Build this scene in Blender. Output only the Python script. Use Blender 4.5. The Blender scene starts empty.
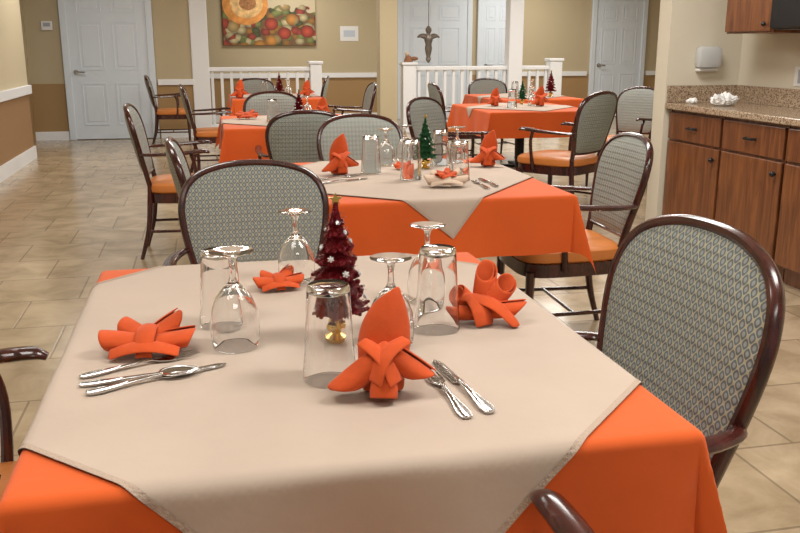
import bpy, bmesh, math, random
from mathutils import Vector, Matrix
random.seed(4)
C = bpy.context.scene.collection
PI = math.pi
F = 870.0; PITCH = math.radians(14.2); YAW = math.radians(-12.5); CAMZ = 1.27

# ---------------------------------------------------------------- camera
cam_d = bpy.data.cameras.new('camera'); cam = bpy.data.objects.new('camera', cam_d); C.objects.link(cam)
cam.location = (0, 0, CAMZ); cam.rotation_euler = (PI/2 - PITCH, 0, YAW)
cam_d.sensor_width = 36; cam_d.lens = 36*F/800; cam_d.clip_start = .02
bpy.context.scene.camera = cam
bpy.context.scene.view_settings.view_transform = 'Standard'

def at(px, py, z):
    u = (px-400)/F; v = (266.5-py)/F
    f = math.cos(PITCH)+v*math.sin(PITCH); up = v*math.cos(PITCH)-math.sin(PITCH)
    t = (z-CAMZ)/up
    x, y = u*t, f*t
    c, s = math.cos(YAW), math.sin(YAW)
    return (c*x - s*y, s*x + c*y, z)

# ---------------------------------------------------------------- materials
def newmat(name):
    m = bpy.data.materials.new(name); m.use_nodes = True
    nt = m.node_tree; b = nt.nodes['Principled BSDF']
    return m, nt, b
def M(name, col, rough=.5, metal=0, spec=.5, trans=0, ior=1.45, coat=0, sheen=0, var=0, vscale=5, bump=0, bscale=50, bdetail=3):
    m, nt, b = newmat(name)
    c4 = (*col, 1)
    b.inputs['Base Color'].default_value = c4
    b.inputs['Roughness'].default_value = rough; b.inputs['Metallic'].default_value = metal
    b.inputs['Specular IOR Level'].default_value = spec; b.inputs['Transmission Weight'].default_value = trans
    b.inputs['IOR'].default_value = ior; b.inputs['Coat Weight'].default_value = coat
    b.inputs['Sheen Weight'].default_value = sheen
    tc = nt.nodes.new('ShaderNodeTexCoord')
    if var:
        n = nt.nodes.new('ShaderNodeTexNoise'); n.inputs['Scale'].default_value = vscale; n.inputs['Detail'].default_value = 4
        nt.links.new(tc.outputs['Object'], n.inputs['Vector'])
        r = nt.nodes.new('ShaderNodeValToRGB')
        r.color_ramp.elements[0].position = .3; r.color_ramp.elements[1].position = .7
        r.color_ramp.elements[0].color = (*[max(0, k*(1-var)) for k in col], 1)
        r.color_ramp.elements[1].color = (*[min(1, k*(1+var)) for k in col], 1)
        nt.links.new(n.outputs['Fac'], r.inputs['Fac']); nt.links.new(r.outputs['Color'], b.inputs['Base Color'])
    if bump:
        n2 = nt.nodes.new('ShaderNodeTexNoise'); n2.inputs['Scale'].default_value = bscale; n2.inputs['Detail'].default_value = bdetail
        nt.links.new(tc.outputs['Object'], n2.inputs['Vector'])
        bp = nt.nodes.new('ShaderNodeBump'); bp.inputs['Strength'].default_value = bump; bp.inputs['Distance'].default_value = .01
        nt.links.new(n2.outputs['Fac'], bp.inputs['Height']); nt.links.new(bp.outputs['Normal'], b.inputs['Normal'])
    return m
def math_node(nt, op, a, b=None):
    n = nt.nodes.new('ShaderNodeMath'); n.operation = op
    for i, v in enumerate((a, b)):
        if v is None: continue
        if isinstance(v, (int, float)): n.inputs[i].default_value = v
        else: nt.links.new(v, n.inputs[i])
    return n.outputs[0]
def chair_fabric():
    m, nt, b = newmat('lattice_fabric')
    tc = nt.nodes.new('ShaderNodeTexCoord'); sp = nt.nodes.new('ShaderNodeSeparateXYZ')
    nt.links.new(tc.outputs['Object'], sp.inputs[0])
    cx = math_node(nt, 'COSINE', math_node(nt, 'MULTIPLY', sp.outputs['X'], 2*PI/.0205))
    cz = math_node(nt, 'COSINE', math_node(nt, 'MULTIPLY', sp.outputs['Z'], 2*PI/.0255))
    s = math_node(nt, 'ADD', cx, cz)
    line = math_node(nt, 'LESS_THAN', math_node(nt, 'ABSOLUTE', s), .36)
    dot = math_node(nt, 'GREATER_THAN', math_node(nt, 'ABSOLUTE', s), 1.45)
    mx = nt.nodes.new('ShaderNodeMix'); mx.data_type = 'RGBA'
    mx.inputs['A'].default_value = (.125, .155, .17, 1); mx.inputs['B'].default_value = (.42, .405, .29, 1)
    nt.links.new(line, mx.inputs['Factor'])
    m2 = nt.nodes.new('ShaderNodeMix'); m2.data_type = 'RGBA'
    nt.links.new(dot, m2.inputs['Factor']); nt.links.new(mx.outputs['Result'], m2.inputs['A'])
    m2.inputs['B'].default_value = (.30, .33, .33, 1)
    nt.links.new(m2.outputs['Result'], b.inputs['Base Color'])
    b.inputs['Roughness'].default_value = .65
    bp = nt.nodes.new('ShaderNodeBump'); bp.inputs['Strength'].default_value = .25; bp.inputs['Distance'].default_value = .002
    nt.links.new(s, bp.inputs['Height']); nt.links.new(bp.outputs['Normal'], b.inputs['Normal'])
    return m
def wall_mat(name, up, low, split=.77):
    m, nt, b = newmat(name)
    g = nt.nodes.new('ShaderNodeNewGeometry'); sp = nt.nodes.new('ShaderNodeSeparateXYZ')
    nt.links.new(g.outputs['Position'], sp.inputs[0])
    f = math_node(nt, 'GREATER_THAN', sp.outputs['Z'], split)
    mx = nt.nodes.new('ShaderNodeMix'); mx.data_type = 'RGBA'
    mx.inputs['A'].default_value = (*low, 1); mx.inputs['B'].default_value = (*up, 1)
    nt.links.new(f, mx.inputs['Factor']); nt.links.new(mx.outputs['Result'], b.inputs['Base Color'])
    b.inputs['Roughness'].default_value = .8
    n2 = nt.nodes.new('ShaderNodeTexNoise'); n2.inputs['Scale'].default_value = 120
    nt.links.new(g.outputs['Position'], n2.inputs['Vector'])
    bp = nt.nodes.new('ShaderNodeBump'); bp.inputs['Strength'].default_value = .1; bp.inputs['Distance'].default_value = .01
    nt.links.new(n2.outputs['Fac'], bp.inputs['Height']); nt.links.new(bp.outputs['Normal'], b.inputs['Normal'])
    return m
def floor_mat():
    m, nt, b = newmat('stone_tile')
    g = nt.nodes.new('ShaderNodeNewGeometry')
    br = nt.nodes.new('ShaderNodeTexBrick')
    br.offset = .5; br.inputs['Scale'].default_value = 1; br.inputs['Brick Width'].default_value = .46
    br.inputs['Row Height'].default_value = .46; br.inputs['Mortar Size'].default_value = .006
    br.inputs['Mortar Smooth'].default_value = .4; br.inputs['Bias'].default_value = 0
    br.inputs['Color1'].default_value = (.51, .405, .275, 1); br.inputs['Color2'].default_value = (.42, .325, .21, 1)
    br.inputs['Mortar'].default_value = (.29, .22, .145, 1)
    nt.links.new(g.outputs['Position'], br.inputs['Vector'])
    n = nt.nodes.new('ShaderNodeTexNoise'); n.inputs['Scale'].default_value = 4.5; n.inputs['Detail'].default_value = 8; n.inputs['Distortion'].default_value = .6; n.inputs['Roughness'].default_value = .58
    nt.links.new(g.outputs['Position'], n.inputs['Vector'])
    r = nt.nodes.new('ShaderNodeValToRGB'); r.color_ramp.elements[0].position = .3; r.color_ramp.elements[1].position = .7
    r.color_ramp.elements[0].color = (.64, .60, .53, 1); r.color_ramp.elements[1].color = (1.1, 1.1, 1.1, 1)
    nt.links.new(n.outputs['Fac'], r.inputs['Fac'])
    mx = nt.nodes.new('ShaderNodeMix'); mx.data_type = 'RGBA'; mx.blend_type = 'MULTIPLY'; mx.inputs['Factor'].default_value = 1
    nt.links.new(br.outputs['Color'], mx.inputs['A']); nt.links.new(r.outputs['Color'], mx.inputs['B'])
    nt.links.new(mx.outputs['Result'], b.inputs['Base Color'])
    b.inputs['Roughness'].default_value = .2; b.inputs['Specular IOR Level'].default_value = .75
    bp = nt.nodes.new('ShaderNodeBump'); bp.inputs['Strength'].default_value = .2; bp.inputs['Distance'].default_value = .004; bp.invert = True
    nt.links.new(br.outputs['Fac'], bp.inputs['Height']); nt.links.new(bp.outputs['Normal'], b.inputs['Normal'])
    return m
def granite():
    m, nt, b = newmat('speckled_granite')
    tc = nt.nodes.new('ShaderNodeTexCoord')
    v = nt.nodes.new('ShaderNodeTexVoronoi'); v.inputs['Scale'].default_value = 150
    nt.links.new(tc.outputs['Object'], v.inputs['Vector'])
    r = nt.nodes.new('ShaderNodeValToRGB'); r.color_ramp.interpolation = 'CONSTANT'
    els = r.color_ramp.elements
    els[0].position = 0; els[0].color = (.17, .115, .08, 1); els[1].position = .2; els[1].color = (.38, .28, .19, 1)
    e = els.new(.5); e.color = (.47, .37, .26, 1); e = els.new(.8); e.color = (.28, .19, .12, 1)
    sp = nt.nodes.new('ShaderNodeSeparateColor'); nt.links.new(v.outputs['Color'], sp.inputs[0])
    nt.links.new(sp.outputs[0], r.inputs['Fac']); nt.links.new(r.outputs['Color'], b.inputs['Base Color'])
    b.inputs['Roughness'].default_value = .15
    return m
def wood(name, c1, c2, rough=.35, stretch=(12, 12, 1.2)):
    m, nt, b = newmat(name)
    tc = nt.nodes.new('ShaderNodeTexCoord'); mp = nt.nodes.new('ShaderNodeMapping'); mp.inputs['Scale'].default_value = stretch
    nt.links.new(tc.outputs['Object'], mp.inputs['Vector'])
    n = nt.nodes.new('ShaderNodeTexNoise'); n.inputs['Scale'].default_value = 3; n.inputs['Detail'].default_value = 6; n.inputs['Distortion'].default_value = 1
    nt.links.new(mp.outputs[0], n.inputs['Vector'])
    r = nt.nodes.new('ShaderNodeValToRGB'); r.color_ramp.elements[0].position = .34; r.color_ramp.elements[1].position = .66
    r.color_ramp.elements[0].color = (*c1, 1); r.color_ramp.elements[1].color = (*c2, 1)
    nt.links.new(n.outputs['Fac'], r.inputs['Fac']); nt.links.new(r.outputs['Color'], b.inputs['Base Color'])
    b.inputs['Roughness'].default_value = rough; b.inputs['Coat Weight'].default_value = .3; b.inputs['Coat Roughness'].default_value = .2
    return m
def picture_mat():
    m, nt, b = newmat('harvest_print')
    tc = nt.nodes.new('ShaderNodeTexCoord')
    def layer(scale, thr, stops, off, sx=1):
        mp = nt.nodes.new('ShaderNodeMapping'); mp.inputs['Location'].default_value = (off, 0, off)
        mp.inputs['Scale'].default_value = (sx, 0, 1)
        nt.links.new(tc.outputs['Object'], mp.inputs['Vector'])
        v = nt.nodes.new('ShaderNodeTexVoronoi'); v.inputs['Scale'].default_value = scale; v.inputs['Randomness'].default_value = .85
        nt.links.new(mp.outputs[0], v.inputs['Vector'])
        sp = nt.nodes.new('ShaderNodeSeparateColor'); nt.links.new(v.outputs['Color'], sp.inputs[0])
        r = nt.nodes.new('ShaderNodeValToRGB'); r.color_ramp.interpolation = 'CONSTANT'; els = r.color_ramp.elements
        for i, (p, c) in enumerate(stops):
            e = els[i] if i < 2 else els.new(p)
            e.position = p; e.color = (*c, 1)
        nt.links.new(sp.outputs[1], r.inputs['Fac'])
        sh = nt.nodes.new('ShaderNodeValToRGB'); sh.color_ramp.elements[0].color = (1.35, 1.35, 1.35, 1); sh.color_ramp.elements[1].position = thr; sh.color_ramp.elements[1].color = (.35, .35, .35, 1)
        nt.links.new(v.outputs['Distance'], sh.inputs['Fac'])
        mu = nt.nodes.new('ShaderNodeMix'); mu.data_type = 'RGBA'; mu.blend_type = 'MULTIPLY'; mu.inputs['Factor'].default_value = 1
        nt.links.new(r.outputs['Color'], mu.inputs['A']); nt.links.new(sh.outputs['Color'], mu.inputs['B'])
        return mu.outputs['Result'], math_node(nt, 'LESS_THAN', v.outputs['Distance'], thr)
    c1, m1 = layer(10, .7, [(0, (.30, .05, .03)), (.25, (.22, .24, .07)), (.45, (.50, .24, .05)), (.65, (.10, .11, .04)), (.8, (.50, .42, .22))], 0, .8)
    c2, m2 = layer(4.0, .42, [(0, (.42, .06, .03)), (.2, (.62, .27, .05)), (.4, (.62, .55, .32)), (.6, (.30, .34, .10)), (.8, (.52, .36, .14))], 5.1, .9)
    mx = nt.nodes.new('ShaderNodeMix'); mx.data_type = 'RGBA'; mx.inputs['A'].default_value = (.16, .08, .035, 1)
    nt.links.new(m1, mx.inputs['Factor']); nt.links.new(c1, mx.inputs['B'])
    mx2 = nt.nodes.new('ShaderNodeMix'); mx2.data_type = 'RGBA'
    nt.links.new(m2, mx2.inputs['Factor']); nt.links.new(mx.outputs['Result'], mx2.inputs['A']); nt.links.new(c2, mx2.inputs['B'])
    sp = nt.nodes.new('ShaderNodeSeparateXYZ'); nt.links.new(tc.outputs['Object'], sp.inputs[0])
    nz = nt.nodes.new('ShaderNodeTexNoise'); nz.inputs['Scale'].default_value = 4; nt.links.new(tc.outputs['Object'], nz.inputs['Vector'])
    hgt = math_node(nt, 'ADD', sp.outputs['Z'], math_node(nt, 'MULTIPLY', nz.outputs['Fac'], -.5))
    f = math_node(nt, 'GREATER_THAN', hgt, .33)
    mx3 = nt.nodes.new('ShaderNodeMix'); mx3.data_type = 'RGBA'; mx3.inputs['B'].default_value = (.55, .46, .30, 1)
    nt.links.new(f, mx3.inputs['Factor']); nt.links.new(mx2.outputs['Result'], mx3.inputs['A'])
    nt.links.new(mx3.outputs['Result'], b.inputs['Base Color']); b.inputs['Roughness'].default_value = .6
    return m

MT = dict(
    wood=wood('mahogany', (.024, .006, .005), (.066, .014, .010), .2),
    cab=wood('cherry_cabinet', (.115, .038, .014), (.24, .085, .028), .3, (12, 12, 1.0)),
    fabric=chair_fabric(),
    vinyl=M('orange_vinyl', (.54, .18, .04), .38, bump=.15, bscale=40),
    orange=M('orange_cloth', (.62, .094, .009), .85, sheen=.1, var=.06, vscale=3, bump=.45, bscale=5, bdetail=9),
    napkin=M('napkin_orange', (.56, .072, .009), .85, sheen=.1, var=.08, vscale=25, bump=.25, bscale=30),
    cream=M('napkin_cream', (.60, .46, .35), .85),
    beige=M('beige_cloth', (.46, .366, .295), .85, sheen=.1, var=.06, vscale=4, bump=.6, bscale=4, bdetail=10),
    hem=M('beige_hem', (.43, .33, .26), .9, bump=.4, bscale=180),
    glass=M('clear_glass', (1, 1, 1), 0.0, trans=1, ior=1.5),
    steel=M('cutlery_steel', (.52, .52, .52), .12, metal=1),
    gold=M('gold_metal', (.8, .55, .15), .25, metal=1),
    red=M('red_glitter', (.19, .006, .011), .2, metal=.5, bump=1, bscale=400),
    green=M('green_glitter', (.02, .12, .04), .3, metal=.3, bump=1, bscale=400),
    pearl=M('silver_bead', (.8, .8, .8), .25, metal=.6),
    white=M('white_paint', (.78, .79, .80), .45),
    door=M('door_paint', (.64, .70, .76), .5),
    wall=wall_mat('tan_wall', (.47, .39, .25), (.34, .21, .09)),
    wallL=wall_mat('left_tan_wall', (.57, .49, .33), (.30, .17, .072)),
    kwall=wall_mat('kitchen_wall', (.67, .62, .50), (.67, .62, .50)),
    pillar=M('pillar_paint', (.50, .42, .27), .8),
    ceil=M('ceiling_paint', (.8, .79, .76), .9),
    floor=floor_mat(), granite=granite(), pic=picture_mat(),
    black=M('black_plastic', (.012, .012, .014), .25),
    plastic=M('white_plastic', (.75, .75, .73), .35),
    frost=M('frosted_plastic', (.80, .82, .82), .3, trans=.35),
    grey=M('grey_plastic', (.35, .37, .4), .4),
    brass=M('aged_pewter', (.19, .165, .14), .4, metal=.6),
    paper=M('white_paper', (.85, .85, .84), .9, bump=.4, bscale=60),
    under=M('table_laminate', (.2, .12, .07), .5),
    iron=M('black_iron', (.02, .02, .02), .5, metal=.3),
    brown=M('brown_clay', (.25, .11, .05), .7),
)

# ---------------------------------------------------------------- mesh helpers
def box(bm, x0, x1, y0, y1, z0, z1, bev=0):
    vs = [bm.verts.new((x, y, z)) for z in (z0, z1) for y in (y0, y1) for x in (x0, x1)]
    fs = []
    for f in ((0, 2, 3, 1), (4, 5, 7, 6), (0, 1, 5, 4), (2, 6, 7, 3), (0, 4, 6, 2), (1, 3, 7, 5)):
        fs.append(bm.faces.new([vs[i] for i in f]))
    if bev:
        ed = list({e for f in fs for e in f.edges})
        bmesh.ops.bevel(bm, geom=ed, offset=bev, segments=2, affect='EDGES', profile=.5)
def catmull(pts, n=5):
    P = [Vector(p) for p in pts]; out = []
    for i in range(len(P)-1):
        p0 = P[i-1] if i > 0 else P[0]*2-P[1]; p1 = P[i]; p2 = P[i+1]; p3 = P[i+2] if i+2 < len(P) else P[-1]*2-P[-2]
        for k in range(n):
            t = k/n
            out.append(.5*((2*p1)+(p2-p0)*t+(2*p0-5*p1+4*p2-p3)*t*t+(3*p1-p0-3*p2+p3)*t**3))
    out.append(P[-1].copy()); return out
def tube(bm, pts, r, seg=10, flat=1.0, upv=None, cap=True):
    P = [Vector(p) for p in pts]; n = len(P)
    rr = r if isinstance(r, (list, tuple)) else [r]*n
    if len(rr) != n:
        q = []
        for i in range(n):
            s = i/(n-1)*(len(rr)-1); k = min(int(s), len(rr)-2); q.append(rr[k]*(1-(s-k))+rr[k+1]*(s-k))
        rr = q
    N = None; rings = []
    for i in range(n):
        T = (P[min(i+1, n-1)]-P[max(i-1, 0)]).normalized()
        if N is None:
            h = Vector(upv) if upv else (Vector((0, 0, 1)) if abs(T.z) < .9 else Vector((0, 1, 0)))
            N = (h-T*h.dot(T)).normalized()
        else:
            N = (N-T*N.dot(T)).normalized()
        Bv = T.cross(N)
        rings.append([bm.verts.new(P[i]+N*math.cos(a)*rr[i]*flat+Bv*math.sin(a)*rr[i]) for a in [2*PI*(k+.5)/seg for k in range(seg)]])
    for i in range(n-1):
        for k in range(seg):
            bm.faces.new((rings[i][k], rings[i][(k+1) % seg], rings[i+1][(k+1) % seg], rings[i+1][k]))
    if cap:
        bm.faces.new(rings[0][::-1]); bm.faces.new(rings[-1])
def lathe(bm, prof, seg=32, cx=0, cy=0, close=False, wob=None):
    rings = []
    for r, z in prof:
        if r < 1e-5: rings.append([bm.verts.new((cx, cy, z))])
        else: rings.append([bm.verts.new((cx+r*(wob(k, z) if wob else 1)*math.cos(2*PI*k/seg), cy+r*(wob(k, z) if wob else 1)*math.sin(2*PI*k/seg), z)) for k in range(seg)])
    pairs = [(i, i+1) for i in range(len(rings)-1)]
    for i, j in pairs:
        a, b = rings[i], rings[j]
        if len(a) == 1 and len(b) == 1: continue
        for k in range(seg):
            k2 = (k+1) % seg
            if len(a) == 1: bm.faces.new((a[0], b[k2], b[k]))
            elif len(b) == 1: bm.faces.new((a[k], a[k2], b[0]))
            else: bm.faces.new((a[k], a[k2], b[k2], b[k]))
def gridmesh(bm, nu, nv, fn):
    V = [[bm.verts.new(fn(i/nu, j/nv)) for j in range(nv+1)] for i in range(nu+1)]
    for i in range(nu):
        for j in range(nv):
            bm.faces.new((V[i][j], V[i+1][j], V[i+1][j+1], V[i][j+1]))
def sphere(bm, c, r, sub=2, sc=(1, 1, 1)):
    bmesh.ops.create_icosphere(bm, subdivisions=sub, radius=r, matrix=Matrix.Translation(c) @ Matrix.Diagonal((*sc, 1)))
def obj(name, bm, mat, parent=None, smooth=True, sol=0, fixn=True):
    if fixn: bmesh.ops.recalc_face_normals(bm, faces=bm.faces[:])
    me = bpy.data.meshes.new(name); bm.to_mesh(me); bm.free()
    me.materials.append(mat)
    if smooth:
        for p in me.polygons: p.use_smooth = True
        try: me.set_sharp_from_angle(angle=math.radians(38))
        except Exception: pass
    o = bpy.data.objects.new(name, me); C.objects.link(o)
    if parent: o.parent = parent
    if sol:
        md = o.modifiers.new('thickness', 'SOLIDIFY'); md.thickness = sol; md.offset = 0
    return o
def B(): return bmesh.new()
def tag(o, label, cat, group=None):
    o['label'] = label; o['category'] = cat
    if group: o['group'] = group
    return o
def thing(name, label, cat, loc=(0, 0, 0), rz=0, group=None):
    o = bpy.data.objects.new(name, None); C.objects.link(o); o.empty_display_size = .05
    o.location = loc; o.rotation_euler = (0, 0, rz)
    return tag(o, label, cat, group)
def struct(name, bm, mat, smooth=False, parent=None):
    o = obj(name, bm, mat, parent, smooth=smooth)
    if parent is None: o['kind'] = 'structure'
    return o
def dup(root, loc, rz, label, sc=None):
    r = root.copy(); C.objects.link(r); r.location = loc; r.rotation_euler = (0, 0, rz); r['label'] = label
    if sc: r.scale = sc if isinstance(sc, tuple) else (sc, sc, sc)
    for ch in list(root.children):
        c = ch.copy(); C.objects.link(c); c.parent = r
        for g in ch.children:
            d = g.copy(); C.objects.link(d); d.parent = c
    return r
def bb(x0, x1, y0, y1, z0, z1, bev=0):
    bm = B(); box(bm, x0, x1, y0, y1, z0, z1, bev); return bm

# ---------------------------------------------------------------- room shell
WY = 12.95; HY = 15.5
struct('floor', bb(-6, 10, -3, 17, -.1, 0), MT['floor'])
struct('ceiling', bb(-6, 10, -3, 17, 2.7, 2.8), MT['ceil'])
struct('wall_left', bb(-2.12, -1.97, -3, 10.9, 0, 2.7), MT['wallL'])
struct('wall_recess', bb(-5, -4.85, 10.9, 12.95, 0, 2.7), MT['wallL'])
struct('wall_back', bb(-5, -.12, WY, WY+.15, 0, 2.7), MT['wall'])
struct('wall_hall', bb(-5, 10, HY, HY+.15, 0, 2.7), MT['wall'])
struct('wall_right', bb(9.8, 9.95, 5.5, HY, 0, 2.7), MT['wall'])
struct('wall_kitchen', bb(3.5, 3.65, -3, 5.47, 0, 2.7), MT['kwall'])
struct('wall_stub', bb(2.97, 3.5, 5.32, 5.47, 0, 2.7), MT['kwall'])
struct('wall_pilaster', bb(-2.75, -2.3, WY-.12, WY, 0, 2.7), MT['wall'])
struct('wall_pillar', bb(2.56, 2.82, 12.9, 13.16, 0, 2.7), MT['pillar'])
struct('baseboard_left', bb(-1.97, -1.95, -3, 10.92, 0, .14), MT['white'])
struct('baseboard_back', bb(-2.3, -1.86, WY-.02, WY, 0, .12), MT['white'])
struct('baseboard_back_right', bb(-.62, -.12, WY-.02, WY, 0, .12), MT['white'])
struct('baseboard_hall', bb(-4, 10, HY-.02, HY, 0, .12), MT['white'])
struct('trim_1', bb(-1.97, -1.935, -3, 10.93, .74, .84, .006), MT['white'])
struct('trim_2', bb(-.62, -.12, WY-.03, WY, .74, .82, .006), MT['white'])
bm = B(); box(bm, -4, 3.3, HY-.03, HY, .74, .82); box(bm, 5.65, 7.0, HY-.03, HY, .74, .82); box(bm, 8.2, 9.8, HY-.03, HY, .74, .82)
struct('trim_3', bm, MT['white'])

def make_door(name, x0, x1, y, h=2.1, handle_left=True):
    w = x1-x0
    root = struct(name, bb(x0+.09, x1-.09, y-.04, y-.005, .01, h), MT['door'])
    bm = B(); box(bm, x0, x0+.09, y-.06, y, 0, h+.09, .008); box(bm, x1-.09, x1, y-.06, y, 0, h+.09, .008); box(bm, x0+.09, x1-.09, y-.06, y, h, h+.09, .008)
    obj('door_frame', bm, MT['door'], root, smooth=False)
    bm = B(); a0 = x0+.09; iw = w-.18
    for cx in (.28, .72):
        for z0, z1 in ((.2, .78), (.95, 1.6), (1.72, 1.98)):
            xa, xb = a0+iw*(cx-.16), a0+iw*(cx+.16)
            t = .018
            box(bm, xa, xb, y-.047, y-.04, z0, z0+t); box(bm, xa, xb, y-.047, y-.04, z1-t, z1)
            box(bm, xa, xa+t, y-.047, y-.04, z0+t, z1-t); box(bm, xb-t, xb, y-.047, y-.04, z0+t, z1-t)
            box(bm, xa+.05, xb-.05, y-.046, y-.04, z0+.05, z1-.05, .002)
    obj('panel_moulding', bm, MT['door'], root, smooth=False)
    hx = a0+.07 if handle_left else x1-.16
    bm = B(); bmesh.ops.create_cone(bm, cap_ends=True, segments=20, radius1=.032, radius2=.032, depth=.02, matrix=Matrix.Translation((hx, y-.05, .93)) @ Matrix.Rotation(PI/2, 4, 'X'))
    tube(bm, [(hx, y-.05, .93), (hx, y-.09, .93), (hx+.02, y-.1, .93), (hx+.12, y-.1, .925)], .011, 8)
    obj('door_handle', bm, MT['steel'], root)
    return root
make_door('door_1', -1.85, -.64, WY)
make_door('door_2', 3.38, 4.75, HY)
make_door('door_3', 7.05, 8.15, HY)
make_door('door_4', 4.85, 5.6, HY)

# railings -----------------------------------------------------------
def railing(x0, x1, label, posts):
    t = thing('railing', label, 'railing', ((x0+x1)/2, 13.05, 0), 0, 'white balustrades at the hallway opening'); ox = (x0+x1)/2
    for px, w, h in posts:
        bm = B(); box(bm, px-ox-w/2, px-ox+w/2, -w/2, w/2, 0, h, .01)
        if h < 2: box(bm, px-ox-w/2-.02, px-ox+w/2+.02, -w/2-.02, w/2+.02, h, h+.04, .01)
        obj('newel_post' if h < 2 else 'column', bm, MT['white'], t, smooth=False)
    obj('top_rail', bb(x0-ox, x1-ox, -.05, .05, .92, .98, .012), MT['white'], t, smooth=False)
    obj('bottom_rail', bb(x0-ox, x1-ox, -.035, .035, .1, .17, .01), MT['white'], t, smooth=False)
    n = int((x1-x0)/.13)
    for k in range(1, n):
        bx = x0-ox+(x1-x0)*k/n
        if any(abs(bx+ox-p[0]) < p[1]/2+.02 for p in posts): continue
        obj('baluster', bb(bx-.02, bx+.02, -.02, .02, .17, .92), MT['white'], t, smooth=False)
    return t
railing(0.0, 1.62, 'white balustrade left of the tan pillar, joined to the tall column by the door', [(-.02, .24, 2.69), (1.62, .17, 1.02)])
railing(3.05, 5.35, 'white balustrade right of the tan pillar, behind the right rear tables', [(3.02, .2, 1.0), (4.68, .22, 2.69), (5.35, .2, 1.05)])

# wall things ----------------------------------------------------------
t = thing('wall_picture', 'unframed harvest fruit picture hanging on the hallway wall', 'picture', (1.16, HY-.03, 1.29))
obj('canvas', bb(-.78, .78, -.02, .028, 0, 1.0), MT['pic'], t, smooth=False)
def disc(bm, x, z, r, y=-.0225, sx=1):
    vs = [bm.verts.new((x+r*sx*math.cos(2*PI*k/28), y, z+r*math.sin(2*PI*k/28))) for k in range(28)]; bm.faces.new(vs)
bm = B(); disc(bm, -.40, .66, .33, -.0225, 1.15); obj('painted_melon', bm, M('melon_paint', (.66, .27, .06), .6, var=.25, vscale=9), t)
bm = B(); disc(bm, -.38, .68, .24, -.024, 1.15); obj('painted_melon_core', bm, M('melon_core', (.70, .44, .18), .6, var=.35, vscale=14), t)
bm = B(); disc(bm, -.36, .68, .11, -.0255, 1.3); obj('painted_melon_seed', bm, M('melon_seed', (.38, .17, .06), .6, var=.4, vscale=30), t)
t = thing('wall_sign', 'small white paper notice on the hallway wall right of the picture', 'sign', (2.53, HY-.001, 1.36))
obj('sheet', bb(-.16, .16, -.006, 0, 0, .25), MT['plastic'], t, smooth=False)
obj('printed_block', bb(-.10, .10, -.008, -.006, .07, .18), M('faded_print', (.5, .55, .62), .8), t, smooth=False)
t = thing('thermostat', 'small white wall thermostat left of the white panel door', 'thermostat', (-2.02, WY, 1.48))
obj('case', bb(-.07, .07, -.03, 0, 0, .12, .006), MT['plastic'], t, smooth=False)
obj('display', bb(-.045, .045, -.033, -.03, .05, .1), MT['grey'], t, smooth=False)
t = thing('hanging_ornament', 'slim grey-brown figure ornament hanging in front of the hallway door', 'ornament', (3.33, 13.05, 1.02))
bm = B(); tube(bm, [(0, 0, .5), (0, 0, 1.67)], .006, 6); obj('chain', bm, MT['brass'], t)
bm = B(); lathe(bm, [(0, 0), (.02, .02), (.04, .06), (.03, .1), (.045, .16), (.055, .22), (.045, .28), (.065, .34), (.06, .40), (.03, .44), (.045, .47), (.045, .51), (.02, .54), (0, .55)], 20); obj('body', bm, MT['brass'], t)
for s in (-1, 1):
    bm = B(); tube(bm, catmull([(s*.03, 0, .38), (s*.08, 0, .40), (s*.13, 0, .40), (s*.17, 0, .38)], 5), [.045, .045, .03, .012], 8, flat=.9); obj('wing', bm, MT['brass'], t)
t = thing('figurine', 'small brown figurine on top of the railing newel beside the pillar', 'figurine', (3.02, 13.05, 1.042))
bm = B(); lathe(bm, [(0, 0), (.07, 0), (.06, .04), (.04, .09), (0, .1)], 16); sphere(bm, (.09, 0, .05), .045, 2, (1.4, 1, .7)); obj('body', bm, MT['brown'], t)
bm = B(); sphere(bm, (-.02, 0, .12), .035, 2); obj('head', bm, MT['cream'], t)

# ---------------------------------------------------------------- kitchenette
KX = 3.0
def cabinet(y0, y1, label):
    t = thing('base_cabinet', label, 'cabinet', (KX, (y0+y1)/2, 0), 0, 'cherry base cabinets in the kitchenette')
    h = (y1-y0)/2
    bm = B(); box(bm, .02, .495, -h, h, .1, .865); box(bm, .08, .495, -h, h, 0, .1); obj('body', bm, MT['cab'], t, smooth=False)
    d = obj('drawer', bb(0, .02, -h+.008, h-.008, .68, .85, .004), MT['cab'], t, smooth=False)
    bm = B(); tube(bm, [(-.002, -.045, .765), (-.025, -.035, .765), (-.025, .035, .765), (-.002, .045, .765)], .008, 8); obj('handle', bm, MT['black'], d)
    bm = B(); box(bm, 0, .02, -h+.008, h-.008, .115, .665, .004)
    d = obj('door', bm, MT['cab'], t, smooth=False)
    bm = B(); sphere(bm, (-.02, -h+.05, .60), .016, 2); tube(bm, [(0, -h+.05, .60), (-.02, -h+.05, .60)], .007, 8); obj('knob', bm, MT['black'], d)
for i, (y0, y1, l) in enumerate(((4.69, 5.31, 'cherry base cabinet at the wall end of the counter, farthest one'), (4.09, 4.68, 'cherry base cabinet second from the stub wall'), (3.49, 4.08, 'cherry base cabinet third from the stub wall, cut by the photo edge'), (2.89, 3.48, 'nearest cherry base cabinet of the counter row'))):
    cabinet(y0, y1, l)
t = thing('countertop', 'speckled brown granite countertop on the cherry cabinets', 'countertop', (KX, 4.1, .87))
obj('slab', bb(-.03, .497, -1.3, 1.215, 0, .04, .006), MT['granite'], t, smooth=False)
bm = B(); box(bm, .475, .497, -1.3, 1.19, .041, .15); box(bm, -.02, .497, 1.195, 1.217, .041, .15); obj('backsplash', bm, MT['granite'], t, smooth=False)
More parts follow.
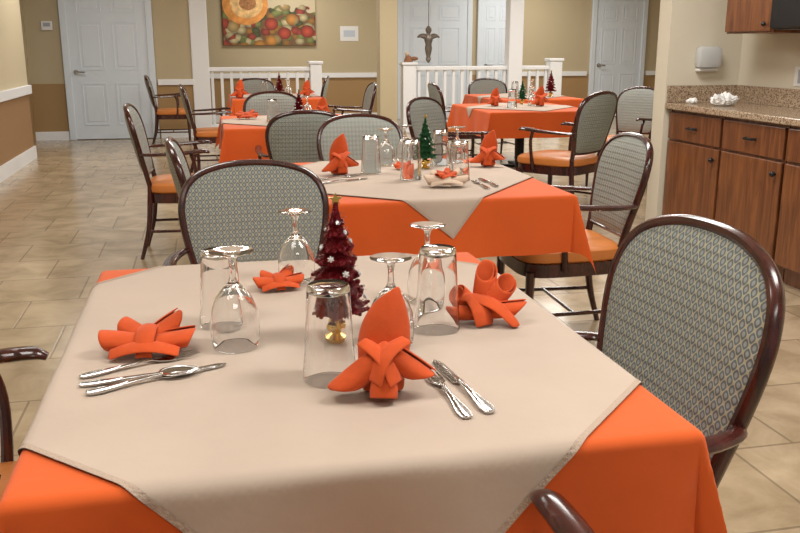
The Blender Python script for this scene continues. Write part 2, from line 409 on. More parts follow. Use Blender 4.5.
def upper(y0, y1, z0, z1, label):
    t = thing('wall_cabinet', label, 'cabinet', (3.17, (y0+y1)/2, z0)); h = (y1-y0)/2
    obj('body', bb(.02, .33, -h, h, 0, z1-z0), MT['cab'], t, smooth=False)
    d = obj('door', bb(0, .02, -h+.006, h-.006, .01, z1-z0-.01, .005), MT['cab'], t, smooth=False)
    bm = B(); sphere(bm, (-.018, -h+.04, .05), .014, 2); obj('knob', bm, MT['black'], d)
upper(4.56, 5.02, 1.345, 2.1, 'cherry wall cabinet above the granite counter')
upper(3.74, 4.545, 1.75, 2.2, 'cherry wall cabinet over the black microwave')
t = thing('microwave', 'black microwave mounted under the wall cabinet', 'microwave', (3.17, 4.14, 1.36))
obj('body', bb(.0, .33, -.4, .405, 0, .39, .004), MT['black'], t, smooth=False)
obj('door', bb(-.02, -.001, -.2, .40, .01, .38, .006), MT['black'], t, smooth=False)
t = thing('towel_dispenser', 'pale rounded wall dispenser on the stub wall above the counter', 'dispenser', (3.24, 5.32, 1.13))
obj('case', bb(-.085, .085, -.08, 0, .0, .14, .03), MT['frost'], t)
obj('base', bb(-.07, .07, -.05, 0, -.02, .0, .006), MT['plastic'], t, smooth=False)
t = thing('wall_outlet', 'white electrical outlet on the kitchenette wall above the backsplash', 'outlet', (3.5, 4.68, 1.035))
obj('cover_plate', bb(-.008, 0, -.06, .06, 0, .12, .003), MT['plastic'], t, smooth=False)
obj('socket', bb(-.011, -.008, -.02, .02, .02, .1), MT['grey'], t, smooth=False)
def crumple(loc, r, label):
    bm = B(); sphere(bm, (0, 0, r*.6), r, 4, (1.45, 1, .7))
    for v in bm.verts:
        p = v.co; a = math.sin(p.x*190+p.z*120)*math.sin(p.y*170+1)+.6*math.sin(p.x*310+p.y*260+2)
        k = 1+.20*a+random.uniform(-.03, .03)
        v.co.x *= k; v.co.y *= k; v.co.z = max(0, v.co.z*(k+.1*math.sin(p.x*90)))
    o = obj('paper_towel', bm, MT['paper'], smooth=False); o.location = loc; tag(o, label, 'paper towel')
crumple((3.16, 4.94, .912), .052, 'crumpled white paper towel on the granite counter')
crumple((3.08, 5.17, .912), .024, 'small white paper scrap at the counter edge by the wall')

# ---------------------------------------------------------------- chair
def make_chair():
    t = thing('dining_chair', '', 'chair', (0, 0, 0), 0, 'mahogany armchairs with lattice fabric backs')
    tr = math.tan(math.radians(13))
    def bk(x, z, off=0): return Vector((x, .215+(z-.45)*tr-.45*x*x+off, z))
    half = [(.174, .43), (.180, .50), (.198, .58), (.218, .66), (.232, .74), (.232, .80), (.213, .855), (.168, .893), (.09, .916), (0, .922)]
    path = [(-x, z) for x, z in half] + [(x, z) for x, z in half[-2::-1]]
    bm = B(); tube(bm, catmull([bk(x, z) for x, z in path], 4), .0128, 10, flat=1.2); obj('back_frame', bm, MT['wood'], t)
    bm = B(); tube(bm, catmull([bk(-.18, .505), bk(-.09, .50), bk(0, .498), bk(.09, .50), bk(.18, .505)], 4), .012, 8); obj('back_rail', bm, MT['wood'], t)
    ol = catmull([Vector((x, z, 0)) for x, z in [(-.09, .50), (-.165, .508)] + [(-x, z) for x, z in half[2:]] + [(x, z) for x, z in half[-2:1:-1]] + [(.165, .508), (.09, .50), (0, .498), (-.09, .50)]], 3)[:-1]
    bm = B(); n = len(ol)
    for sgn in (-1, 1):
        rings = []
        R = [1.0, .97, .9, .75, .5, .25]
        for k in R:
            off = sgn*(.008+.018*(1-k**6))
            rings.append([bm.verts.new(bk(p.x*k*.985, .715+(p.y-.715)*k*.985, off)) for p in ol])
        c = bm.verts.new(bk(0, .715, sgn*.026))
        for i in range(len(R)-1):
            for j in range(n):
                bm.faces.new((rings[i][j], rings[i][(j+1) % n], rings[i+1][(j+1) % n], rings[i+1][j]))
        for j in range(n): bm.faces.new((rings[-1][j], rings[-1][(j+1) % n], c))
    obj('backrest', bm, MT['fabric'], t)
    def so(a, k):
        c, s = math.cos(a), math.sin(a); e = .45
        x = math.copysign(abs(c)**e, c); y = math.copysign(abs(s)**e, s)
        w = .245-.03*(y+1)/2
        return x*w*k, -.01+y*.235*k
    for nm, lay_, mat in (('seat', [(.95, .405), (1.0, .415), (1.01, .435), (.99, .455), (.93, .466), (.8, .473), (.5, .478)], MT['vinyl']), ('seat_frame', [(.9, .345), (.975, .346), (.975, .404), (.9, .405)], MT['wood'])):
        bm = B(); S = 40; rings = [[bm.verts.new((*so(2*PI*j/S, k), z)) for j in range(S)] for k, z in lay_]
        for i in range(len(lay_)-1):
            for j in range(S): bm.faces.new((rings[i][j], rings[i][(j+1) % S], rings[i+1][(j+1) % S], rings[i+1][j]))
        bm.faces.new(rings[0]); bm.faces.new(rings[-1]); obj(nm, bm, mat, t)
    for s in (-1, 1):
        bm = B(); tube(bm, [(s*.208, -.205, .37), (s*.205, -.207, .2), (s*.202, -.21, 0)], [.020, .017, .012], 8); obj('leg', bm, MT['wood'], t)
        bm = B(); tube(bm, catmull([bk(s*.174, .45), (s*.177, .205, .36), (s*.182, .225, .18), (s*.19, .275, 0)], 4), [.015, .018, .016, .012], 8); obj('leg', bm, MT['wood'], t)
        bm = B(); pts = catmull([bk(s*.212, .650), (s*.240, .215, .646), (s*.266, .12, .648), (s*.273, 0, .654), (s*.268, -.09, .662), (s*.264, -.14, .664), (s*.262, -.165, .655)], 5)
        tube(bm, pts, [.012, .016, .019, .021, .023, .021, .012], 10, flat=.6, upv=(0, 0, 1))
        tube(bm, catmull([(s*.266, -.055, .650), (s*.260, -.075, .58), (s*.247, -.075, .48), (s*.232, -.065, .375)], 4), [.012, .011, .012, .015], 8)
        obj('armrest', bm, MT['wood'], t)
        bm = B(); tube(bm, [(s*.204, -.207, .17), (s*.184, .235, .17)], .009, 8); obj('stretcher', bm, MT['wood'], t)
    bm = B(); tube(bm, [(-.193, 0, .17), (.193, 0, .17)], .008, 8); obj('stretcher', bm, MT['wood'], t)
    return t
D = math.radians
ZS = (1, 1, .97)
chairs = [
    (.145, 2.60, 0, 'armchair at the far side of the nearest table, lattice back facing the camera', ZS),
    (.575, 1.385, -88, 'large armchair at the right side of the nearest table, cut by the photo edge', (1.07, 1.0, 1.03)),
    (-.485, 1.47, 92, 'armchair at the left of the nearest table, only its arms showing', (1, 1, 1.03)),
    (.14, .765, 180, 'armchair at the camera side of the nearest table, one arm tip showing', (1, 1.28, 1.06)),
    (.17, 3.72, 90, 'armchair at the left side of the second table, behind the nearest chair back', ZS),
    (.84, 4.54, 0, 'armchair at the far side of the second table behind its glasses', ZS),
    (1.50, 3.50, -92, 'armchair at the right side of the second table with orange seat and legs in view', ZS),
    (.59, 5.53, 180, 'armchair pushed in at the near side of the third table, seen from behind', ZS),
    (-.14, 5.60, 88, 'side-on armchair standing on the open tile floor left of the third table', (1, 1, 1)),
    (.56, 7.22, 0, 'armchair at the far side of the third table facing the camera', ZS),
    (.10, 9.10, 90, 'side-on armchair at the left of the rear left table', ZS),
    (.60, 10.38, 0, 'armchair at the far side of the rear left table before the balustrade', ZS),
    (1.44, 9.20, -90, 'armchair at the right side of the rear left table', ZS),
    (1.25, 11.4, -100, 'small distant armchair by the left balustrade newel', ZS),
    (-.42, 12.2, 90, 'distant armchair against the back wall right of the white door', ZS),
    (1.79, 6.15, 42, 'armchair at the front left corner of the right rear tables', ZS),
    (2.64, 8.95, 90, 'narrow side-on armchair left of the rearmost right table', ZS),
    (3.30, 9.80, 0, 'armchair at the far side of the rearmost right table', ZS),
    (2.60, 6.15, -145, 'pale-backed angled armchair in front of the right rear table, orange seat showing', (1.08, 1.08, 1.03)),
    (3.74, 7.45, -60, 'armchair right of the right rear tables beside the kitchenette wall', ZS),
]
ch0 = make_chair()
for i, (x, y, r, l, sc) in enumerate(chairs):
    if i == 0: ch0.location = (x, y, 0); ch0.rotation_euler = (0, 0, D(r)); ch0['label'] = l; ch0.scale = sc
    else: dup(ch0, (x, y, 0), D(r), l, sc)

# ---------------------------------------------------------------- tables and cloths
TOP = .75
def dpt(a, b, hw, hd, e, ph=0):
    sa = 1 if a >= 0 else -1; sb = 1 if b >= 0 else -1
    da = max(abs(a)-hw, 0); db = max(abs(b)-hd, 0); r = math.hypot(da, db)
    if r == 0: return (a, b, TOP+e)
    th = math.atan2(db, da); rr = .012+e
    if r < rr*PI/2: out = rr*math.sin(r/rr); down = rr*(1-math.cos(r/rr))
    else: out = rr; down = rr+(r-rr*PI/2)
    s2 = math.sin(2*th)
    k = .30*s2**.8 if s2 > 0 else 0
    fl = k*down; dn = down*math.sqrt(1-k*k)
    if db == 0: out += .03*down+math.sin(b*15+ph+sa)*math.cos(b*6+ph)*down*.10
    elif da == 0: out += .03*down+math.sin(a*15+ph*2+sb)*math.cos(a*6)*down*.10
    x = min(abs(a), hw)+out*math.cos(th)+fl*.7071; y = min(abs(b), hd)+out*math.sin(th)+fl*.7071
    return (sa*x, sb*y, TOP+e-dn)
def lin(a, b, n): return [a+(b-a)*i/n for i in range(n)]
def make_table(cx, cy, hw, hd, lab, labc, labt, R, rot=45, off=(0, 0), ov=.22, n=120, ph=0):
    t = thing('dining_table', lab, 'table', (cx, cy, 0))
    obj('tabletop', bb(-hw+.008, hw-.008, -hd+.008, hd-.008, .715, .7485, .004), MT['under'], t, smooth=False)
    bm = B(); lathe(bm, [(.0, .03), (.06, .03), (.038, .06), (.038, .7), (.09, .714), (0, .714)], 20); obj('pedestal', bm, MT['iron'], t)
    bm = B(); box(bm, -.3, .3, -.035, .035, 0, .03, .008); box(bm, -.035, .035, -.3, .3, 0, .03, .008); obj('base', bm, MT['iron'], t, smooth=False)
    def co(h):
        return lin(-h-ov, -h-.03, 10)+lin(-h-.03, -h, 6)+lin(-h, h, 28)+lin(h, h+.03, 6)+lin(h+.03, h+ov, 10)+[h+ov]
    ca, cb = co(hw), co(hd)
    bm = B(); V = [[bm.verts.new(dpt(a, b, hw, hd, .002, ph)) for b in cb] for a in ca]
    for i in range(len(ca)-1):
        for j in range(len(cb)-1): bm.faces.new((V[i][j], V[i+1][j], V[i+1][j+1], V[i][j+1]))
    o = obj('tablecloth', bm, MT['orange'], smooth=True); o.location = (cx, cy, 0); tag(o, labc, 'tablecloth', 'orange tablecloths')
    c, s = math.cos(D(rot)), math.sin(D(rot)); L = R/math.sqrt(2)
    def tp(u, v, e=.006):
        x, y = (u*2-1)*L, (v*2-1)*L
        return dpt(c*x-s*y+off[0], s*x+c*y+off[1], hw, hd, e, ph)
    bm = B(); gridmesh(bm, n, n, lambda u, v: tp(u, v))
    o = obj('table_topper', bm, MT['beige']); o.location = (cx, cy, 0); tag(o, labt, 'tablecloth', 'beige diamond toppers')
    bm = B(); w = .005/L
    for f in (lambda u, v: tp(u, v*w, .0068), lambda u, v: tp(u, 1-v*w, .0068), lambda u, v: tp(v*w, u, .0068), lambda u, v: tp(1-v*w, u, .0068)):
        gridmesh(bm, n*2, 1, f)
    obj('hem', bm, MT['hem'], o)
    return t
make_table(.197, 1.56, .447, .55, 'nearest dining table, hidden under the orange and beige cloths', 'orange tablecloth on the nearest table, corners showing at the bottom', 'beige diamond topper on the nearest table under the large place settings', .857, off=(-.018, 0))
make_table(.824, 3.447, .4575, .55, 'second dining table, carrying the green glitter tree', 'orange tablecloth on the second table with a broad front drop', 'beige topper on the second table, its tip hanging over the front', .73, rot=51, off=(-.075, .026), ph=1.3)
make_table(.586, 6.34, .4575, .55, 'third dining table, behind the rounded chair backs', 'orange tablecloth on the third table left of centre', 'beige topper on the third table behind the chair backs', .62, n=100, ph=2)
make_table(.75, 9.55, .4575, .55, 'rear left dining table before the left balustrade', 'orange tablecloth on the rear left table', 'beige topper on the rear left table', .62, n=100, ph=3)
make_table(2.72, 7.35, .4575, .55, 'front one of the two right rear dining tables', 'orange tablecloth on the front one of the right rear tables', 'beige topper on the front one of the right rear tables', .56, n=100, ph=4)
make_table(3.32, 8.95, .4575, .55, 'rearmost right dining table before the right balustrade', 'orange tablecloth on the rearmost right table', 'beige topper on the rearmost right table', .56, n=100, ph=5)
TZ = TOP+.0075

# ---------------------------------------------------------------- glassware (all standing upside down)
def tumbler(label, loc):
    o = thing('tumbler', label, 'glass', loc, 0, 'upturned tumblers')
    H = .155
    bm = B(); lathe(bm, [(.0412, 0), (.0425, .0005), (.0430, .003), (.039, .06), (.035, .125), (.0335, H-.004), (.031, H), (.024, H-.002), (0, H-.003)], 48)
    lathe(bm, [(.0412, 0), (.0406, .003), (.0369, .06), (.0329, .125), (.0308, H-.012), (.026, H-.015), (0, H-.014)], 48)
    bmesh.ops.remove_doubles(bm, verts=bm.verts[:], dist=.00005)
    obj('glass_body', bm, MT['glass'], o)
    return o
def goblet(label, loc):
    o = thing('goblet', label, 'glass', loc, 0, 'upturned goblets')
    H = .160
    bm = B()
    lathe(bm, [(.0365, 0), (.0378, .001), (.0412, .022), (.0415, .040), (.0385, .062), (.030, .083), (.018, .099), (.0085, .108), (.0055, .116), (.005, .138), (.008, .149), (.018, .1545), (.034, .158), (.0365, H-.001), (.0365, H), (.034, H), (.01, H-.002), (0, H-.003)], 48)
    lathe(bm, [(.0365, 0), (.0360, .001), (.0394, .022), (.0397, .040), (.0367, .061), (.0283, .081), (.0165, .096), (.006, .102), (0, .103)], 48)
    bmesh.ops.remove_doubles(bm, verts=bm.verts[:], dist=.00005)
    obj('glass_body', bm, MT['glass'], o)
    return o
tum = [((222, 324), 'upturned tumbler behind the goblet at the left of the nearest table'), ((330, 378), 'upturned tumbler in front of the red glitter tree'), ((437, 328), 'upturned tumbler by the right fan-folded napkin'),
       ((371, 173), 'second table upturned tumbler nearest the left standing napkin'), ((411, 179), 'second table upturned tumbler before the green tree'), ((459, 180), 'second table upturned tumbler left of the right standing napkin'), ((440, 165), 'second table upturned tumbler right behind the green tree')]
gob = [((236, 346), 'upturned goblet beside the left bow-folded napkin'), ((297, 281), 'upturned goblet beside the napkin at the far left edge'), ((391, 345), 'upturned goblet behind the tall standing napkin'), ((427, 300), 'upturned goblet behind the right tumbler, tallest foot at the rear'),
       ((386, 165), 'second table upturned goblet behind the left tumbler'), ((405, 160), 'second table upturned goblet left of the green tree'), ((457, 162), 'second table upturned goblet near the right standing napkin')]
p = at(*tum[0][0], TZ); t0 = tumbler(tum[0][1], p)
for q, l in tum[1:]: dup(t0, at(*q, TZ), 0, l)
t0.scale = (.97, .97, .93)
p = at(*gob[0][0], TZ); g0 = goblet(gob[0][1], p)
for q, l in gob[1:]: dup(g0, at(*q, TZ), 0, l)
g0.scale = (1.05, 1.05, 1.08)
for tx, ty, nm in ((.586, 6.34, 'third'), (.75, 9.55, 'rear left'), (2.72, 7.35, 'front right rear'), (3.32, 8.95, 'rearmost right')):
    dup(t0, (tx-.12, ty-.1, TZ), 0, nm+' table upturned tumbler', 1)
    dup(g0, (tx+.15, ty+.12, TZ), 0, nm+' table upturned goblet', 1)

# ---------------------------------------------------------------- napkins
def petal(bm, p0, p1, w0, wm, w1, arch=.01, curl=.01, upv=(0, 0, 1), nu=8, nv=10, lean=(0, 0, 0), rnd=.0):
    p0, p1 = Vector(p0), Vector(p1); d = (p1-p0).normalized(); up = Vector(upv)
    s = d.cross(up).normalized(); nrm = s.cross(d).normalized(); ln = Vector(lean)
    def fn(u, v):
        uu = u*2-1
        w = (1-v)*(1-v)*w0+2*v*(1-v)*wm+v*v*w1
        q = p0.lerp(p1, v-rnd*v*v*uu*uu)+s*uu*w+nrm*(arch*math.sin(PI*v)-curl*uu*uu*(1-.3*v))+ln*v*v
        q.z = max(q.z, .0015); return q
    gridmesh(bm, nu, nv, fn)
def roll(bm, base, tip, r0, r1, turns=1.15, flat=.65, slant=.0, nu=28, nv=12, ph=0, p=1):
    base, tip = Vector(base), Vector(tip)
    def fn(u, v):
        a = ph+u*turns*2*PI; r = (r1+(r0-r1)*(1-v**p))*(1+.10*math.sin(PI*v))*(1-.15*u)
        hz = 1+slant*math.cos(a-ph)*v*.5
        q = base+(tip-base)*v*hz+Vector((math.cos(a)*r, math.sin(a)*r*flat, 0)); q.z = max(q.z, .0015); return q
    gridmesh(bm, nu, nv, fn)
def scroll(bm, p0, p1, r0, r1, turns=1.5, flat=.7, ph=0, slant=.18, upv=(0, 0, 1), bulge=.12, nu=30, nv=9):
    """cloth rolled loosely round the axis p0 to p1, opening towards p1 with a slanted mouth"""
    p0, p1 = Vector(p0), Vector(p1); ax = p1-p0; d = ax.normalized(); s = d.cross(Vector(upv)).normalized(); nr = s.cross(d).normalized()
    def fn(u, v):
        a = ph+u*turns*2*PI; r = (r0+(r1-r0)*v)*(1+bulge*math.sin(PI*v))*(1-.42*u)
        q = p0+ax*v*(1+slant*math.cos(a-ph)*v)+s*math.cos(a)*r+nr*math.sin(a)*r*flat
        q.z = max(q.z, .0015); return q
    gridmesh(bm, nu, nv, fn)
def nap_standing(bm):
    roll(bm, (0, .012, .002), (-.002, .014, .080), .034, .034, 1.1, .75, ph=.5)
    roll(bm, (0, .012, .040), (.006, .018, .150), .038, .017, 1.35, .62, -.24, ph=PI*.85, p=3.0, nv=18)
    # lower corners rolled outward to both sides, and a collar crossing over them
    scroll(bm, (.010, -.008, .074), (-.060, -.020, .018), .020, .024, ph=PI*.5, flat=.8, slant=.22)
    scroll(bm, (-.006, -.008, .076), (.056, -.014, .032), .020, .023, ph=PI*.5, flat=.8, slant=.22)
    petal(bm, (-.030, -.010, .090), (.022, -.040, .032), .013, .022, .020, .012, .010)
    petal(bm, (.030, -.010, .092), (-.020, -.042, .034), .013, .022, .020, .016, .010)
    scroll(bm, (.002, -.030, .060), (.000, -.040, .006), .014, .023, ph=PI*.5, flat=.75, slant=.06, upv=(0, 1, 0))
def nap_bow(bm):
    # chunky low bow of loosely rolled layers round a tight middle
    scroll(bm, (.012, -.008, .020), (-.078, -.002, .024), .018, .030, ph=PI*.4, flat=.62, slant=.10)
    scroll(bm, (-.012, -.008, .020), (.078, .004, .026), .018, .030, ph=PI*.6, flat=.62, slant=.10)
    scroll(bm, (.008, .000, .022), (-.046, .040, .036), .016, .026, ph=PI*.4, flat=.65, slant=.15)
    scroll(bm, (-.008, .000, .022), (.046, .044, .046), .016, .026, ph=PI*.6, flat=.65, slant=.22)
    petal(bm, (-.062, -.030, .016), (.062, -.030, .016), .018, .030, .018, .014, .014)
    petal(bm, (.0, .020, .048), (.0, -.048, .006), .016, .020, .014, .018, .006)
def nap_fan(bm):
    # soft bundle of rolled corners fanning up and to the right
    scroll(bm, (-.006, -.004, .010), (.006, .018, .098), .018, .024, ph=PI*.5, flat=.6, slant=.24, upv=(0, 1, 0))
    scroll(bm, (-.002, -.008, .012), (.048, .008, .076), .018, .024, ph=PI*.5, flat=.65, slant=.22, upv=(0, 1, 0))
    scroll(bm, (-.010, -.008, .012), (-.052, .004, .052), .018, .022, ph=PI*.5, flat=.65, slant=.20, upv=(0, 1, 0))
    scroll(bm, (-.006, -.014, .018), (.074, -.018, .030), .018, .022, ph=PI*.5, flat=.75, slant=.20)
    petal(bm, (-.036, -.010, .056), (.074, -.044, .003), .014, .032, .014, .020, .014, rnd=.03)
    petal(bm, (-.020, -.018, .056), (.010, -.050, .003), .014, .032, .022, .014, .012)
    scroll(bm, (.006, -.016, .018), (-.062, -.022, .018), .016, .020, ph=PI*.5, flat=.75, slant=.16)
NK = {}
for nm, fn in (('s', nap_standing), ('f', nap_bow), ('n', nap_fan), ('c', nap_bow)):
    bm = B(); fn(bm); me = bpy.data.meshes.new('folded_napkin')
    bm.to_mesh(me); bm.free(); me.materials.append(MT['cream'] if nm == 'c' else MT['napkin'])
    for p_ in me.polygons: p_.use_smooth = True
    NK[nm] = me
def napkin(kind, loc, rz, label, sc=1.0, parent=None, name='folded_napkin'):
    o = bpy.data.objects.new(name, NK[kind]); C.objects.link(o); o.location = loc; o.rotation_euler = (0, 0, D(rz)); o.scale = (sc,)*3
    md = o.modifiers.new('thickness', 'SOLIDIFY'); md.thickness = .003; md.offset = 0
    md2 = o.modifiers.new('soft', 'SUBSURF'); md2.levels = 1; md2.render_levels = 1
    if parent: o.parent = parent
    else: tag(o, label, 'napkin', 'folded table napkins')
    return o
Z2 = TZ+.001
napkin('s', at(384, 392, Z2), -10, 'tall standing orange napkin in front on the nearest table')
napkin('f', at(149, 352, Z2), -8, 'bow-folded orange napkin lying at the left of the nearest table', .95)
napkin('n', at(482, 319, Z2), -18, 'fan-folded orange napkin right of the tumblers on the nearest table', .96)
napkin('f', at(279, 288, Z2), 5, 'low orange napkin at the far edge of the nearest table', .66)
napkin('s', at(340, 174, Z2), 10, 'standing orange napkin at the left of the second table', 1.02)
napkin('s', at(488, 166, Z2), -20, 'standing orange napkin at the right of the second table', .96)
cn = napkin('c', at(446, 186, Z2), -10, 'low cream napkin with an orange core at the front of the second table', 1.0)
napkin('f', (0, 0, .030), 30, '', .55, cn, 'orange_core')
napkin('f', at(404, 169, Z2), -10, 'low orange napkin at the far side of the second table', .55)
napkin('s', at(540, 106, Z2), 0, 'standing orange napkin right on the front right rear table', 1.1)
napkin('s', at(495, 106, Z2), 0, 'standing orange napkin left on the front right rear table', 1)
napkin('s', (.36, 9.2, Z2), 0, 'standing orange napkin left on the rear left table', 1.15)
napkin('s', (1.07, 9.4, Z2), 0, 'standing orange napkin right on the rear left table', 1.05)
napkin('f', (.30, 6.5, Z2), 0, 'low orange napkin left on the third table', 1)
napkin('s', (.86, 6.6, Z2), 0, 'standing orange napkin right on the third table', .9)
napkin('f', (3.4, 8.65, Z2), 0, 'low orange napkin on the rearmost right table', 1)

# ---------------------------------------------------------------- cutlery
def slab(bm, pts, z0=.001, th=.0022):
    top = [[bm.verts.new((x, s*w, z0+zo+th)) for s in (-1, -.5, 0, .5, 1)] for x, w, zo in pts]
    bot = [[bm.verts.new((x, s*w, z0+zo)) for s in (-1, -.5, 0, .5, 1)] for x, w, zo in pts]
    for row in top: row[2].co.z += .0012
    n = len(pts)
    for i in range(n-1):
        for j in range(4):
            bm.faces.new((top[i][j], top[i+1][j], top[i+1][j+1], top[i][j+1])); bm.faces.new((bot[i][j], bot[i][j+1], bot[i+1][j+1], bot[i+1][j]))
        bm.faces.new((top[i][0], bot[i][0], bot[i+1][0], top[i+1][0])); bm.faces.new((top[i][4], top[i+1][4], bot[i+1][4], bot[i][4]))
    for i in (0, n-1):
        for j in range(4): bm.faces.new((top[i][j], top[i][j+1], bot[i][j+1], bot[i][j]))
HAND = [(0, .004, 0), (.004, .0085, 0), (.02, .0105, .0005), (.04, .0085, .001), (.06, .0055, .002), (.08, .0045, .003), (.10, .0038, .004), (.118, .0035, .004)]
def cutlery(kind, label):
    o = thing(kind, label, kind, (0, 0, 0), 0, 'stainless cutlery on the tables')
    bm = B(); slab(bm, HAND, th=.0035 if kind == 'table_knife' else .0022); obj('handle', bm, MT['steel'], o)
    bm = B()
    if kind == 'table_knife':
        slab(bm, [(.118, .0055, .002), (.125, .0085, .001), (.17, .009, 0), (.205, .0085, 0), (.22, .006, 0), (.228, .001, 0)], th=.0016); obj('blade', bm, MT['steel'], o)
    elif kind == 'fork':
        slab(bm, [(.118, .0035, .004), (.128, .008, .002), (.14, .0125, .001), (.152, .0128, .001)], th=.0018)
        for k in range(4):
            y = -.0108+k*.0072
            tube(bm, [(.151, y, .003), (.175, y, .003), (.198, y*.95, .006)], [.0022, .0019, .0009], 6)
        obj('head', bm, MT['steel'], o)
    else:
        def fn(u, v):
            a = v*2*PI; rr = u; x = .152+math.cos(a)*rr*.032; y = math.sin(a)*rr*(.021-.004*math.cos(a)); return (x, y, .0015+.0065*rr*rr)
        gridmesh(bm, 8, 28, fn); slab(bm, [(.116, .0035, .004), (.126, .0045, .005)]); obj('bowl', bm, MT['steel'], o, sol=.0012)
    o['category'] = kind.replace('table_', ''); return o
protos = {}
def lay(kind, a, b, label, z=TZ, sc=None):
    pa, pb = at(*a, z), at(*b, z); r = math.atan2(pb[1]-pa[1], pb[0]-pa[0])
    if kind not in protos:
        o = cutlery(kind, label); o.location = pa; o.rotation_euler = (0, 0, r); protos[kind] = o
        if sc: o.scale = (sc,)*3
    else: dup(protos[kind], pa, r, label, sc)
lay('fork', (80, 378), (206, 352), 'fork beside the left bow napkin, farthest of the three pieces')
lay('spoon', (79, 386), (196, 373), 'spoon in the middle of the left cutlery set')
lay('table_knife', (86, 395), (229, 364), 'table knife nearest the camera in the left cutlery set')
lay('table_knife', (491, 414), (422, 350), 'table knife right of the tall standing napkin, outer piece')
lay('fork', (468, 419), (418, 360), 'fork right of the tall standing napkin, inner piece')
lay('table_knife', (320, 184), (372, 178), 'knife on the second table beside the left standing napkin')
lay('fork', (318, 180), (365, 175), 'fork on the second table beside the left standing napkin')
lay('table_knife', (497, 187), (468, 173), 'knife on the second table below the right standing napkin')
lay('fork', (488, 189), (462, 175), 'fork on the second table below the right standing napkin')

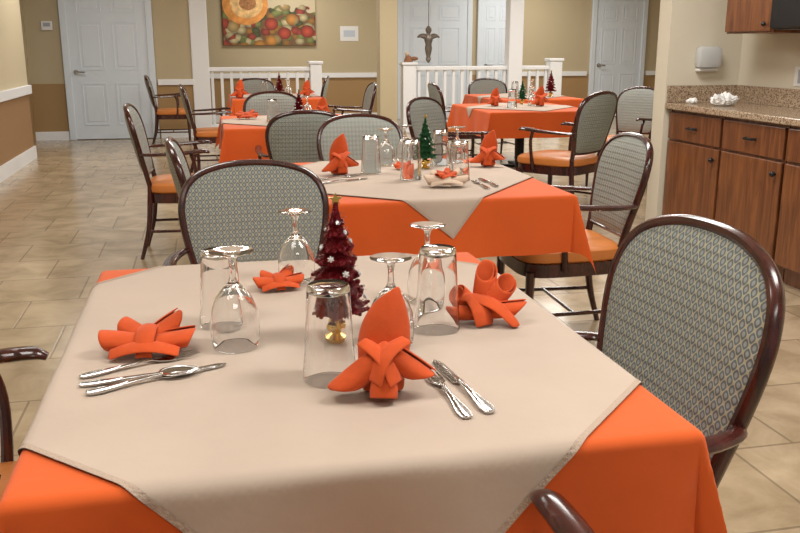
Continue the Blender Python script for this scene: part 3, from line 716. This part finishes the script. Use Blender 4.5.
# ---------------------------------------------------------------- glitter trees
ORN = None
def tree(loc, mat, label, sc=1.0):
    global ORN
    t = thing('glitter_tree', label, 'christmas tree', loc); t.scale = (sc*1.08, sc*1.08, sc)
    bm = B(); tiers = [(.060, .053), (.092, .047), (.121, .041), (.148, .034), (.173, .027), (.197, .019), (.219, .012)]
    for i, (z, R) in enumerate(tiers):
        ph = i*.7+random.uniform(0, 1)
        lathe(bm, [(R*.3, z+.004), (R*.84, z-.004), (R*.88, z+.002), (R*.64, z+.012), (R*.42, z+.026), (.004, z+.040)], 36, wob=lambda k, zz: 1+.10*math.sin(k*PI*.4+ph)+random.uniform(-.10, .10))
        n = max(6, int(2*PI*R/.010))
        for k in range(n):
            a = 2*PI*k/n+ph; q = R*random.uniform(.82, 1.05)
            sphere(bm, (q*math.cos(a), q*math.sin(a), z+random.uniform(-.006, .006)), .0046*random.uniform(.7, 1.3), 1)
        for k in range(int(110*R/.05)+14):
            a = random.uniform(0, 2*PI); f = random.uniform(.55, 1.0); q = R*f*.9; zz = z+.004+(1-f)*.04
            d = Vector((math.cos(a), math.sin(a), random.uniform(-.5, .7))).normalized(); L_ = random.uniform(.006, .011)
            s_ = Vector((-math.sin(a), math.cos(a), random.uniform(-.5, .5)))*.0012
            c_ = Vector((q*math.cos(a), q*math.sin(a), zz))
            bm.faces.new([bm.verts.new(c_-s_), bm.verts.new(c_+s_), bm.verts.new(c_+d*L_+s_*.4), bm.verts.new(c_+d*L_-s_*.4)])
    obj('foliage', bm, mat, t, fixn=False, smooth=False)
    if ORN is None:
        b2 = B()
        for k in range(3):
            a = k*PI/3; c, s = math.cos(a)*.0056, math.sin(a)*.0056
            tube(b2, [(0, -c, -s), (0, c, s)], .0013, 6)
        sphere(b2, (0, 0, 0), .0040, 1)
        ORN = bpy.data.meshes.new('ornament'); b2.to_mesh(ORN); b2.free(); ORN.materials.append(MT['pearl'])
    for k in range(18):
        i = k % 7; z, R = tiers[i]; a = k*2.3+random.uniform(0, .5)
        o = bpy.data.objects.new('ornament', ORN); C.objects.link(o); o.parent = t; s_ = random.uniform(.6, 1.15); o.scale = (s_,)*3
        o.location = (R*1.0*math.cos(a), R*1.0*math.sin(a), z+random.uniform(.003, .013)); o.rotation_euler = (random.uniform(-.6, .6), -.4, a)
    bm = B(); lathe(bm, [(0, 0), (.022, 0), (.024, .006), (.010, .012), (.013, .022), (.017, .034), (.013, .046), (.006, .054), (.006, .082), (0, .082)], 20)
    sphere(bm, (-.012, -.016, .03), .011, 2); sphere(bm, (.014, -.014, .034), .010, 2)
    obj('base', bm, MT['gold'], t)
    bm = B(); vs = []
    for k in range(10):
        a = PI/2+k*PI/5; q = .012 if k % 2 == 0 else .0055
        vs.append((q*math.cos(a), .264+q*math.sin(a)))
    f_ = [bm.verts.new((x, -.002, z)) for x, z in vs]; g_ = [bm.verts.new((x, .002, z)) for x, z in vs]
    bm.faces.new(f_); bm.faces.new(g_[::-1])
    for k in range(10): bm.faces.new((f_[k], f_[(k+1) % 10], g_[(k+1) % 10], g_[k]))
    obj('star', bm, MT['gold'], t, smooth=False)
tree(at(338, 337, TZ), MT['red'], 'dark red glitter Christmas tree with gold base on the nearest table', .96)
tree(at(425, 168, TZ), MT['green'], 'green glitter Christmas tree on the second table', .84)
tree((.66, 6.30, TZ), MT['red'], 'small red glitter tree on the third table', .8)
tree((.8, 9.6, TZ), MT['red'], 'small red glitter tree on the rear left table', .9)
tree(at(522, 104, TZ), MT['green'], 'small green glitter tree on the right rear tables', .8)
tree((3.56, 8.75, TZ), MT['red'], 'small red glitter tree on the rearmost right table', 1.0)

# ---------------------------------------------------------------- lights
def area(x, y, sx, sy, p, col=(1, .97, .92), z=2.66):
    l = bpy.data.lights.new('ceiling_or_fill_lamp', 'AREA'); l.shape = 'RECTANGLE'; l.size = sx; l.size_y = sy; l.energy = p*1.08; l.color = col
    o = bpy.data.objects.new('ceiling_or_fill_lamp', l); C.objects.link(o); o.location = (x, y, z)
for x, y, p in ((-.6, 1.0, 26), (1.6, 1.0, 48), (-.6, 4.2, 24), (1.8, 4.2, 50), (.6, 7.5, 50), (3.6, 7.8, 54), (-1.2, 10.5, 30), (2.4, 11.2, 48), (5.0, 11.0, 50), (1.5, 14.3, 36), (5.5, 14.2, 42), (7, 10.5, 38), (.4, -1.2, 25)):  # one lamp before the right balustrade is added to brighten its white column
    area(x, y, 1.2, .6, p)
w = bpy.data.worlds.new('world'); bpy.context.scene.world = w; w.use_nodes = True
w.node_tree.nodes['Background'].inputs[0].default_value = (1, .985, .97, 1); w.node_tree.nodes['Background'].inputs[1].default_value = .30
